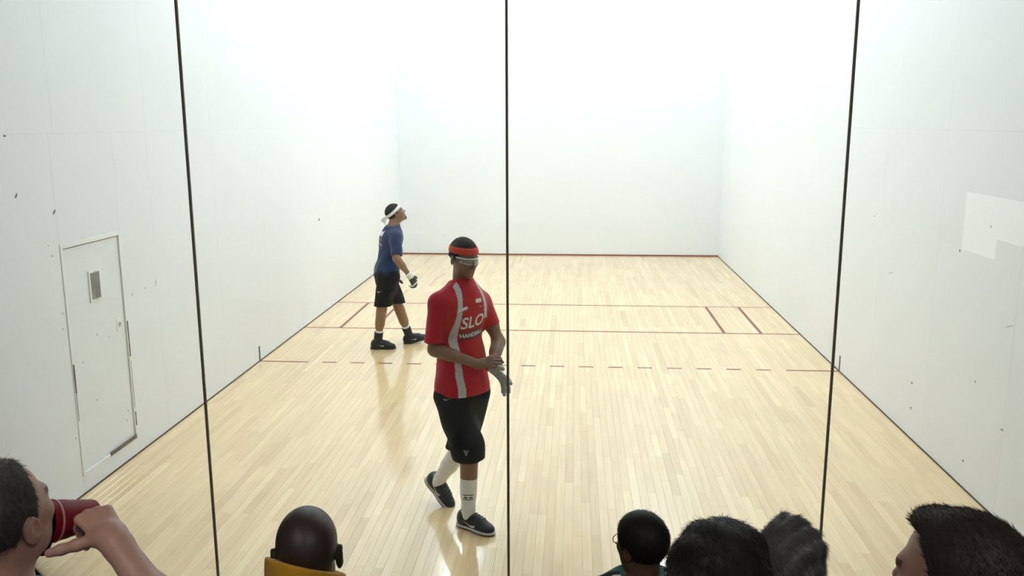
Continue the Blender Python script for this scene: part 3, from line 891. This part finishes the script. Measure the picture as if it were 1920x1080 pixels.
    sk += [part('sock', limb(anL+(knL-anL)*.93, anL-RfL[2]*.03, .058, .043, .058, .3), .004, M['white_cloth'], root, [plane(anL+(knL-anL)*.9, knL-anL)], folds(.0015, 6))]
    sx = nz(np.cross(A(0, 0, 1), A(.15, -1, 0)))
    for k, dz in enumerate((.16, .142, .127)):
        decal('sock_emblem', poly_bm([[(-.033, -.0025), (.033, -.0025), (.033, .0035), (-.033, .0035)]] if k != 1 else [[(-.028, -.004), (-.006, -.006), (-.002, .004), (-.024, .006)], [(.003, -.004), (.026, -.006), (.028, .005), (.006, .005)]]),
              anR+A(0, 0, dz), sx, A(0, 0, 1), sk[0], M['dark_print'], sk[0], .0015)
    shoe(root, RfR, oR, 1.02, .095, side=1)
    shoe(root, RfL, oL, 1.0, .095, side=-1)
    # hair, headband, goggles
    hs = .97
    g = tuple(hs*x for x in (.083, .104, .095))
    part('hair', [ell(hc+hs*(A(0, -.013, .036)@Rh), g, Rh, 0)], .003, mat('hair_black', (.012, .011, .010), .85, bump=.6, bscale=500), root, [hair_cut(hc, Rh, hs, ((-.12, -.05), (-.05, -.03), (-.02, .0), (.02, .02), (.05, .06), (.12, .072)))], folds(.001, 2, 300, 260))
    headband('headband', hc, Rh, hs, cloth('orange_headband', lin((206, 62, 40))), root, .058, .019, .12, .0115)
    gm = MB(); fm = []
    T = lambda *v: hc+hs*(np.array(v)@Rh)
    arc = [T(.082*math.sin(t), -.0+.106*math.cos(t)-.004, .006) for t in np.linspace(-1.35, 1.35, 17)]
    gg = empty('goggles', (0, 0, 0)); gg.parent = root; gg.location = Vector(hc)-Vector(world_loc(root))
    up_, lo_ = Rh[2]*.021, Rh[2]*-.016
    MB().tube([p+up_*(.75+.25*math.cos(t*1.2)) for p, t in zip(arc, np.linspace(-1.35, 1.35, 17))], .0042, 8).build('frame', mat('goggle_frame', (.75, .75, .72), .25), gg, True)
    MB().tube([p+lo_*math.cos(t*1.1) for p, t in zip(arc[2:-2], np.linspace(-1.1, 1.1, 13))], .0036, 8).build('frame_rim', mat('goggle_rim', (.5, .5, .48), .25), gg, True)
    V = []
    for p, t in zip(arc[2:-2], np.linspace(-1.1, 1.1, 13)): V += [tuple(p+up_*.9), tuple(p+lo_*math.cos(t*1.1))]
    V2 = [tuple(np.array(v)-Rh[1]*.002) for v in V]
    F_ = [(2*k, 2*k+1, 2*k+3, 2*k+2) for k in range(12)]+[(26+2*k+2, 26+2*k+3, 26+2*k+1, 26+2*k) for k in range(12)]
    mesh_obj('lens', V+V2, F_, mat('goggle_lens', (.30, .26, .23), .08, spec=.8), gg, True)
    MB().tube([T(.083*math.sin(t), -.012+.106*math.cos(t), .008+.004*math.cos(t)) for t in np.linspace(1.35, 2*math.pi-1.35, 16)], .004, 6).build('strap', mat('goggle_strap', (.05, .05, .05), .8), gg, True)
    return root

# ---- player in blue, looking up the court
def player_blue():
    pel = aty(725, 512, 5.15)
    root = empty('person', (pel[0], pel[1], 0), 'player in a dark blue shirt and white tied headband beside the dashed line looking up', 'person', 'handball players')
    skin = np.array((.27, .145, .085))
    Rc = face_frame(32, -8); Rp = face_frame(24)
    neck = aty(737, 424, 5.17)
    shR, shL = aty(742, 443, 5.02), aty(727, 440, 5.36)
    elR, wrR = aty(743, 484, 4.92), aty(769, 518, 4.96)
    elL, wrL = aty(728, 485, 5.42), aty(737, 520, 5.5)
    hc = aty(742, 401, 5.2); Rh = face_frame(24, 26)
    hipR, hipL = pel+Rp[0]*.085-A(0, 0, .03), pel-Rp[0]*.085-A(0, 0, .03)
    oR, oL = atz(709, 654), atz(770, 644)+A(0, .02, 0)
    RfR = face_frame(6); RfL = frame(nz(A(.95, .3, .22)))
    anR, anL = oR+A(0, 0, .09), oL+RfL[2]*.1
    knR, knL = aty(716, 577, 5.06), aty(748, 577, 5.26)
    s = .96
    dR = nz(aty(783, 540, 5.0)-wrR); dL = nz(A(.3, .2, -.9))
    handR = hand_prims(wrR, dR, nz(A(-.6, .6, -.4)), 1, (40, 50, 35), .03, 1.15*s)
    handL = hand_prims(wrL, dL, nz(A(0, -1, 0)), -1, (25, 30, 20), .05, s)
    tr = torso_prims(neck, pel, Rc, Rp, .98*s, -.008, (shR, shL))
    lg = leg_prims(hipR, knR, anR, 1.02*s)+leg_prims(hipL, knL, anL, 1.02*s)
    lg += [cone(anR, anR+RfR[1]*.08-RfR[2]*.06, .03, .022, .02), cone(anL, anL+RfL[1]*.08-RfL[2]*.06, .03, .022, .02)]
    hs = .95
    body(root, skin, [(tr+arm_prims(shR, elR, wrR, s)+arm_prims(shL, elL, wrL, s)+lg, .0075, ()), (head_prims(hc, Rh, hs, neck, (.06, .066)), .0034, ())], [(hc, Rh, hs)])
    white = mat('glove_white', (.75, .75, .72), .6)
    for hp, w, d in ((handR, wrR, dR), (handL, wrL, dL)):
        q0 = w
        def gc(V, w=w, d=d):
            C_ = np.tile(np.array((.035, .032, .03)), (len(V), 1)); t = (V-w)@d
            C_[(t < .022) | ((t > .092) & (t < .112))] = (.72, .72, .7); return C_
        gl = part('glove', [(p[0], p[1], p[2], p[3]+.004, p[4]+.004, p[5]) for p in hp], .0038, mat('glove_panels', (.5, .5, .5), .6, attr='Col'), root, (), None, gc)
        part('cuff', [cone(w-d*.035, w+d*.01, .034, .037, 0)], .004, white, gl, [plane(w-d*.035, -d), plane(w+d*.012, d)])
    blue = np.array(lin((24, 42, 82)))
    sR = elR+(shR-elR)*.12; sL = elL+(shL-elL)*.2
    pj = torso_prims(neck, pel, Rc, Rp, .98*s, .02, None)
    pj[-1] = cone(neck+(pel-neck)*.07, neck, .08, .068, .04)
    pj += [cone(neck+(pel-neck)*.08, shR, .07, .064, .05), cone(neck+(pel-neck)*.08, shL, .07, .064, .05), capped(shR, sR, .064, .067, .03), capped(shL, sL, .062, .064, .03)]
    ax = nz(pel-neck)
    pj += [cone(pel-ax*.06+Rp[0]*.06, pel+ax*.06+Rp[0]*.07, .1, .106, .06), cone(pel-ax*.06-Rp[0]*.06, pel+ax*.06-Rp[0]*.07, .1, .106, .06)]
    sh = part('shirt', pj, .005, cloth('navy_fabric', tuple(blue)), root,
              [plane(pel+A(0, 0, -.01), A(0, 0, -1)), plane(neck-ax*.015, -ax-Rc[1]*.3)], folds(.005, 21))
    n_ = nz(A(-.45, -.9, .0)); ex = nz(np.cross(A(0, 0, 1), n_)); ey = np.cross(n_, ex)
    decal('back_emblem', poly_bm([[(-.05, -.02), (.0, -.035), (.035, .03), (.06, .045), (.01, .02), (-.02, .0), (-.045, .03)]]), on(sh, 717, 438), ex, ey, sh, M['print'], sh)
    decal('back_lettering', poly_bm([[(-.05, -.006), (.03, -.03), (.035, -.018), (-.045, .008)]]), on(sh, 714, 456), ex, ey, sh, mat('pale_print', (.35, .38, .42), .6), sh)
    decal('back_lettering', poly_bm([[(-.04, .02), (.02, .012), (.02, -.02), (-.04, -.012)]]), on(sh, 714, 448), ex, ey, sh, mat('dim_print', (.12, .14, .17), .6), sh)
    sp = [ell(pel-A(0, 0, .01), (.168, .135, .12), Rp, 0)]
    for hp, kn in ((hipR, knR), (hipL, knL)): sp += [cone(hp, kn-A(0, 0, .02), .115, .096, .06)]
    sp.append(cone((hipR+hipL)/2-A(0, 0, .06), (hipR+hipL)/2*.6+(knR+knL)/2*.4, .1, .09, .06))
    kz = aty(725, 572, 5.1)[2]
    shorts = part('shorts', sp, .005, M['black_cloth'], root, [plane(A(0, 0, kz), A(0, 0, -1)), plane(pel+A(0, 0, .06), A(0, 0, 1))], folds(.005, 31, 22, 26))
    decal('shorts_emblem', poly_bm(swoosh(.06)), aty(713, 546, 5.0), nz(A(1, -.1, 0)), A(0, 0, 1), shorts, M['print'], shorts)
    for an, kn, R, o in ((anR, knR, RfR, oR), (anL, knL, RfL, oL)):
        d = nz(kn-an)
        part('sock', [cone(an-d*.02, an+d*.155, .041, .046, 0)], .004, M['white_cloth'], root, [plane(an+d*.142, d), plane(an-d*.03, -d)])
        sh_ = shoe(root, R, o+A(0, 0, .0), 1.0, .1, trim='black', swoosh_l=.075)
        part('ankle_brace', [cone(an-d*.07, an+d*.118, .047, .050, 0)], .004, mat('brace_black', (.018, .018, .02), .75), root, [plane(an+d*.118, d), plane(an-d*.07, -d)], folds(.0015, 4, 60))
    g = tuple(hs*x for x in (.083, .104, .095))
    part('hair', [ell(hc+hs*(A(0, -.013, .036)@Rh), g, Rh, 0)], .0032, mat('hair_black_short', (.014, .013, .012), .85, bump=.6, bscale=500), root, [hair_cut(hc, Rh, hs, ((-.12, -.055), (-.05, -.045), (-.03, -.01), (.02, .02), (.05, .06), (.12, .075)))])
    hb = headband('headband', hc, Rh, hs, M['white_cloth'], root, .047, .019, .25, .0075)
    T = lambda *v: hc+hs*(np.array(v)@Rh)
    tie = MB()
    for dx, dz, yy in ((.012, -.035, -.175), (-.01, -.005, -.185)):
        for k in range(1):
            p0, p1, p2 = T(dx*.3, -.108, .012), T(dx, -.145, .012+dz*.3), T(dx*1.6, yy, .0+dz)
            w_ = Rh[2]*.016; th = Rh[0]*.003
            for a_, b_, wa, wb in ((p0, p1, .6, 1.), (p1, p2, 1., 1.2)):
                tie.add([a_-w_*wa-th, a_+w_*wa-th, a_+w_*wa+th, a_-w_*wa+th, b_-w_*wb-th, b_+w_*wb-th, b_+w_*wb+th, b_-w_*wb+th], BOXF)
    tie.build('tie_end', M['white_cloth'], hb)
    part('beard', [ell(T(0, .073, -.088), tuple(hs*x for x in (.03, .026, .026)), Rh, 0), cone(T(-.024, .084, -.046), T(.024, .084, -.046), .0085*hs, None, .01)], .003, mat('beard_dark', (.03, .02, .016), .9), root)
    part('eye_guard', [ell(T(s_*.03, .082, .006), tuple(hs*x for x in (.024, .013, .016)), Rh, .0) for s_ in (-1, 1)], .003, mat('clear_guard', (.45, .45, .42), .1, spec=.8), root)
    return root

# ---- spectators, seated on the steps behind the glass
def spectator(label, htop, az, pitch=0., roll=0., hs=1., skin=(.2, .1, .06), seat=1.03, foot=.68, torso_az=90., shirt=(.1, .1, .1), hair=None, shoulder_w=.19,
              right_arm=None, lean=.0, build_=1., legs_az=90., nk=.165, bald=False, headvox=.003, shirt_name='shirt', collar=.0, collar_tilt=None, lift=0.):
    Rh = face_frame(az, pitch, roll)
    hc = htop-A(0, 0, 1)*.123*hs
    Rc = face_frame(torso_az)
    neck = hc-A(0, 0, nk*hs)-Rc[1]*(.02+lean*.2)
    pel = A(neck[0], neck[1], seat+.105)-Rc[1]*(.02+lean)
    root = empty('person', (pel[0], pel[1], seat), label, 'person', 'spectators on the steps')
    sw = shoulder_w*build_
    shR, shL = neck+Rc[0]*sw-A(0, 0, .07), neck-Rc[0]*sw-A(0, 0, .07)
    arms = []
    Rl = face_frame(legs_az)
    kneeR = A(pel[0], pel[1], 0)+Rl[1]*.42+Rl[0]*.11; kneeR[2] = max(seat+.12, foot+.46)
    kneeL = A(pel[0], pel[1], 0)+Rl[1]*.42-Rl[0]*.11; kneeL[2] = kneeR[2]
    anR, anL = A(kneeR[0], kneeR[1]+.06, foot+.085), A(kneeL[0], kneeL[1]+.06, foot+.085)
    hipR, hipL = pel+Rc[0]*.09, pel-Rc[0]*.09
    hands = []
    for sg, sh_, kn in ((1, shR, kneeR), (-1, shL, kneeL)):
        if sg > 0 and right_arm is not None: el, wr = right_arm[0], right_arm[1]
        else:
            el = sh_+A(0, 0, -.27)+Rc[0]*sg*.01+Rc[1]*.03; wr = kn+A(0, 0, .085)-Rl[1]*.14-Rl[0]*sg*.035
        arms.append((sh_, el, wr))
        if sg > 0 and right_arm is not None: hands.append(right_arm[2])
        else: hands.append(hand_prims(wr, Rc[1]-A(0, 0, .15), A(0, 0, -1), sg, (15, 15, 10), .08))
    tr = torso_prims(neck, pel, Rc, Rc, build_, -.008, (shR, shL))
    P = tr+sum((arm_prims(*a, s=.95*build_) for a in arms), [])+leg_prims(hipR, kneeR, anR)+leg_prims(hipL, kneeL, anL)+hands[1]
    chunks = [(P, .009, ()), (head_prims(hc, Rh, hs, neck, (.056, .064)), headvox, ())]
    if right_arm is not None: chunks.append((hands[0]+limb(arms[0][1], arms[0][2], .0405*build_, .0275, .0435*build_, .25), .003, ()))
    else: chunks[0] = (P+hands[0], .009, ())
    body(root, np.array(skin), chunks, [(hc, Rh, hs)])
    # clothes
    pj = torso_prims(neck, pel, Rc, Rc, build_, .018, None)
    ax = nz(pel-neck)
    pj[-1] = cone(neck+ax*.04, neck-ax*(.01+collar), .084, .07+collar*.25, .05)
    pj += [cone(neck+ax*.055, shR, .074, .066, .05), cone(neck+ax*.055, shL, .074, .066, .05)]
    fn = []
    for (a_, b_, c_), full in ((arms[0], right_arm is None), (arms[1], True)):
        e = b_ if full else a_+(b_-a_)*.62
        pj += [cone(a_, e, .066, .064, .03)]
    pj += [cone(pel, pel+A(0, 0, -.05), .13, .13, .05)]
    ct = collar_tilt if collar_tilt is not None else np.zeros(3)
    fn += [plane(neck-ax*(.018+collar), -ax+ct), plane(A(0, 0, seat), A(0, 0, -1))]
    top = part(shirt_name, pj, .006, cloth('spectator_fabric', shirt), root, fn, folds(.004, int(abs(neck[0])*90)))
    tro = []
    for hp, kn, an in ((hipR, kneeR, anR), (hipL, kneeL, anL)): tro += [cone(hp, kn, .098, .075, .04), cone(kn, an, .072, .058, .04)]
    part('trousers', tro, .009, cloth('trouser_fabric', (.03, .035, .05)), root, [plane(A(0, 0, foot+.03), A(0, 0, -1))])
    for an in (anR, anL): shoe_s(root, Rl, A(an[0], an[1], foot))
    return root, hc, Rh, hs, top, neck, Rc

def shoe_s(parent, R, org):
    T = lambda *v: org+np.array(v)@R
    up = [ell(T(0, -.035, .045), (.036, .048, .05), R, 0), ell(T(0, .045, .042), (.042, .095, .042), R, .03), ell(T(0, .13, .034), (.045, .068, .034), R, .03)]
    part('shoe', up, .007, M['shoe_black'], parent, [plane(T(0, 0, 0), -R[2])])

def scalp(hc, Rh, hs, t, knots, vox=.003, extra=(), disp=None):
    g = tuple(hs*x for x in (.076+t, .098+t, .088+t))
    V, Q = sdf_mesh([ell(hc+hs*(A(0, -.012, .035)@Rh), g, Rh, 0)]+list(extra), vox, [hair_cut(hc, Rh, hs, knots)], disp)
    return relax(V, Q, 1)

def hairdo(root, hc, Rh, hs, t, knots, rgb, n=9000, ln=.022, comb=(0, -.5, -.6), jitter=.35, lift=.35, wid=.00045, extra=(), disp=None, rough=.6, seed=1):
    V, Q = scalp(hc, Rh, hs, t, knots, extra=extra, disp=disp)
    m = mat('hair_strand', rgb, rough, noise=.25, nscale=120, spec=.3)
    h = mesh_obj('hair', V, Q, m, root, True, origin=V.mean(0))
    cdir = np.array(comb)@Rh
    strands('hair_strands', V, Q, n, ln, wid, lambda P, N: np.tile(cdir, (len(P), 1)), m, h, jitter, lift, seed=seed)
    return h

KN_SHORT = ((-.12, -.06), (-.06, -.05), (-.035, -.02), (-.02, .012), (.012, .0), (.03, .03), (.05, .062), (.12, .085))

player_red()
player_blue()

# man drinking
ht = at(-11, 866, 1.77)
rim = at(84, 979, 1.885)
axc = nz(A(.50, .84, -.22))
cup_c = rim+axc*.062
wrD = at(211, 1009, 1.77); elD = at(350, 1205, 1.66)
dD = nz(at(155, 938, 1.845)-wrD)
nD = nz(nz(ray(160, 970))+nz(CM[0])*-.30)
hD = hand_prims(wrD, dD, nD, 1, ((66, 42, 30), (66, 42, 30), (66, 42, 30), (66, 42, 30)), .04, 1.02, 0., thumb=(.48, .62, .30), tcurl=(3, 5))
r0, hc, Rh, hs, top, neck, Rc = spectator('man in a blue shirt with a dark goatee drinking from a red cup', ht, 81, 9, 0, 1.04, (.40, .23, .18), 1.03, .68, 84, lin((28, 62, 120)),
                                           right_arm=(elD, wrD, hD), lean=.02, legs_az=98)
hairdo(r0, hc, Rh, hs, .006, ((-.12, -.075), (-.06, -.065), (-.035, -.03), (-.02, .01), (.012, -.005), (.022, .04), (.034, .088), (.05, .105), (.12, .115)), (.06, .056, .052), 11000, .02, (0, -.4, -.7), .3, .3)
Tm = lambda *v: hc+np.array(v)@Rh
part('beard', [ell(Tm(0, .076, -.10), (.028, .024, .03), Rh, 0), cone(Tm(0, .074, -.11), Tm(0, .078, -.135), .02, .012, .02)], .003, mat('goatee', (.018, .014, .012), .9, bump=.6, bscale=400), r0)

cup = empty('plastic_cup', tuple(cup_c), 'red plastic party cup raised to the mouth of the man in blue', 'cup')
def lathe(prof_, O, ax_, n=32):
    ax_ = nz(ax_); x = nz(np.cross(ax_, A(0, 0, 1))); y = np.cross(ax_, x); V = []; F_ = []
    for r_, h in prof_:
        for k in range(n): w = 2*math.pi*k/n; V.append(tuple(O+ax_*h+r_*(x*math.cos(w)+y*math.sin(w))))
    for i in range(len(prof_)-1):
        for k in range(n): l = (k+1) % n; F_.append((i*n+k, i*n+l, (i+1)*n+l, (i+1)*n+k))
    return V, F_
V, F_ = lathe([(.0455, .003), (.0455, 0), (.0475, 0), (.0475, .003), (.0430, .046), (.0418, .048), (.0345, .108), (.033, .112), (.0, .112), (.0, .110), (.0325, .109), (.0455, .003)], rim, axc)
mesh_obj('shell', V, F_, mat('red_plastic', (.22, .006, .014), .55, spec=.2), cup, True)
V, F_ = lathe([(.0475-.0045*h/.046+dr, h) for h, dr in ((.016, 0), (.0155, .0012), (.017, .002), (.0195, .002), (.021, .0012), (.0205, 0))], rim, axc)
mesh_obj('ridge', V, F_, mat('pale_pink_ridge', (.62, .26, .28), .35), cup, True)

# shaven-headed man in yellow
r1, hc, Rh, hs, top, neck, Rc = spectator('shaven-headed man in a mustard yellow jacket', at(571, 953, 2.15), 106, -6, -2, 1., (.032, .019, .015), .68, .36, 100, lin((190, 140, 20)),
                                           shirt_name='jacket')
part('hood', [cone(neck, hc+A(0, -.03, .04), .105, .093, 0), cone(neck+A(-.04, -.05, .02), neck+A(.04, -.05, 0), .08, .07, .06)], .004, cloth('mustard_fleece', lin((190, 140, 20))), r1, [plane(hc+A(0, -.12, .034), nz(A(.22, .55, 1)))], folds(.003, 77, 60, 40))
# boy-sized figure in green with glasses
r2, hc, Rh, hs, top, neck, Rc = spectator('dark-haired person with glasses in a green striped-shoulder jersey', at(1204, 966, 3.0), 128, -4, 0, .92, (.10, .05, .032), .36, .0, 100, lin((16, 92, 78)), shirt_name='jersey', nk=.12, legs_az=85)
hairdo(r2, hc, Rh, hs, .014, ((-.12, -.085), (-.06, -.08), (-.035, -.05), (-.02, -.02), (.02, -.02), (.035, .02), (.055, .05), (.12, .07)), (.008, .007, .006), 6000, .016, (0, -.4, -.7), .3, .25)
Tm = lambda *v: hc+hs*(np.array(v)@Rh)
gm = MB()
for s_ in (-1, 1):
    gm.tube([Tm(s_*.033+.021*math.cos(t), .103, .002+.017*math.sin(t)) for t in np.linspace(0, 2*math.pi, 15)[:-1]], .0016, 6, True)
    gm.tube([Tm(s_*.054, .1, .006), Tm(s_*.072, .08, .008), Tm(s_*.084, -.01, .006)], .0016, 6)
gm.tube([Tm(-.012, .103, .004), Tm(0, .106, .007), Tm(.012, .103, .004)], .0016, 6)
gm.build('glasses', mat('wire_frame', (.05, .05, .05), .3, .6), r2, True)
for k, (m_, off_, w_) in enumerate((('shoe_white', .0, .006), ('black_cloth', .018, .013))):
    for s_ in (-1, 1):
        pts = []
        tree = bvh_of(top)
        for t in np.linspace(.08, .22, 12):
            h = tree.ray_cast(Vector(neck+Rc[0]*s_*t+Rc[1]*(-.02+off_)+A(0, 0, .3)), Vector((0, 0, -1)), .8)
            if h[0] is not None: pts.append(np.array(h[0]))
        mb = MB()
        for a_, b_ in zip(pts[:-1], pts[1:]):
            f_ = Rc[1]*w_; u_ = A(0, 0, .003)
            mb.add([a_-f_-u_, a_+f_-u_, a_+f_+u_, a_-f_+u_, b_-f_-u_, b_+f_-u_, b_+f_+u_, b_-f_+u_], BOXF)
        mb.build('shoulder_stripe', M[m_], top)

# dark-haired man
r3, hc, Rh, hs, top, neck, Rc = spectator('man with thick black hair seen from behind', at(1356, 995, 1.66), 56, -4, 0, 1.05, (.20, .11, .075), 1.03, .68, 80, (.02, .022, .028), shoulder_w=.15, legs_az=98, build_=.92)
hairdo(r3, hc, Rh, hs, .016, ((-.12, -.07), (-.06, -.05), (-.045, -.0), (-.02, .04), (.012, .045), (.03, .055), (.05, .07), (.12, .085)), (.009, .008, .007), 13000, .02, (.2, -.3, -.5), .3, .22,
       disp=folds(.004, 9, 60, 50), seed=3)
# grey-haired person
r4, hc, Rh, hs, top, neck, Rc = spectator('grey-haired person seen from behind', at(1486, 984, 2.36), 80, -3, 0, .98, (.30, .18, .14), .68, .36, 85, (.06, .05, .07), shoulder_w=.165, legs_az=85)
hairdo(r4, hc, Rh, hs, .013, ((-.12, -.1), (-.06, -.09), (-.035, -.06), (-.02, -.03), (.02, -.03), (.035, .02), (.055, .06), (.12, .085)), (.13, .13, .135), 16000, .03, (.5, -.4, -.4), .2, .2,
       disp=folds(.006, 4, 70, 60), seed=4, extra=[ell(hc+A(-.02, -.02, .128)@Rh, (.03, .035, .016), Rh, .03)])
# man with brown hair, head turned
r5, hc, Rh, hs, top, neck, Rc = spectator('man with cropped brown hair and bare temple turning his head', at(1815, 969, 1.38), 126, -3, 0, 1.02, (.33, .185, .14), 1.03, .68, 105, (.03, .03, .035), shoulder_w=.15, legs_az=72, build_=.92)
hairdo(r5, hc, Rh, hs, .008, ((-.12, -.07), (-.06, -.06), (-.035, -.03), (-.02, .025), (.0, .035), (.015, .065), (.04, .09), (.075, .1), (.12, .102)), (.02, .014, .010), 14000, .017, (.0, .35, .5), .25, .3, seed=5,
       extra=[ell(hc+A(0, .055, .1)@Rh, (.045, .025, .016), Rh, .02)])
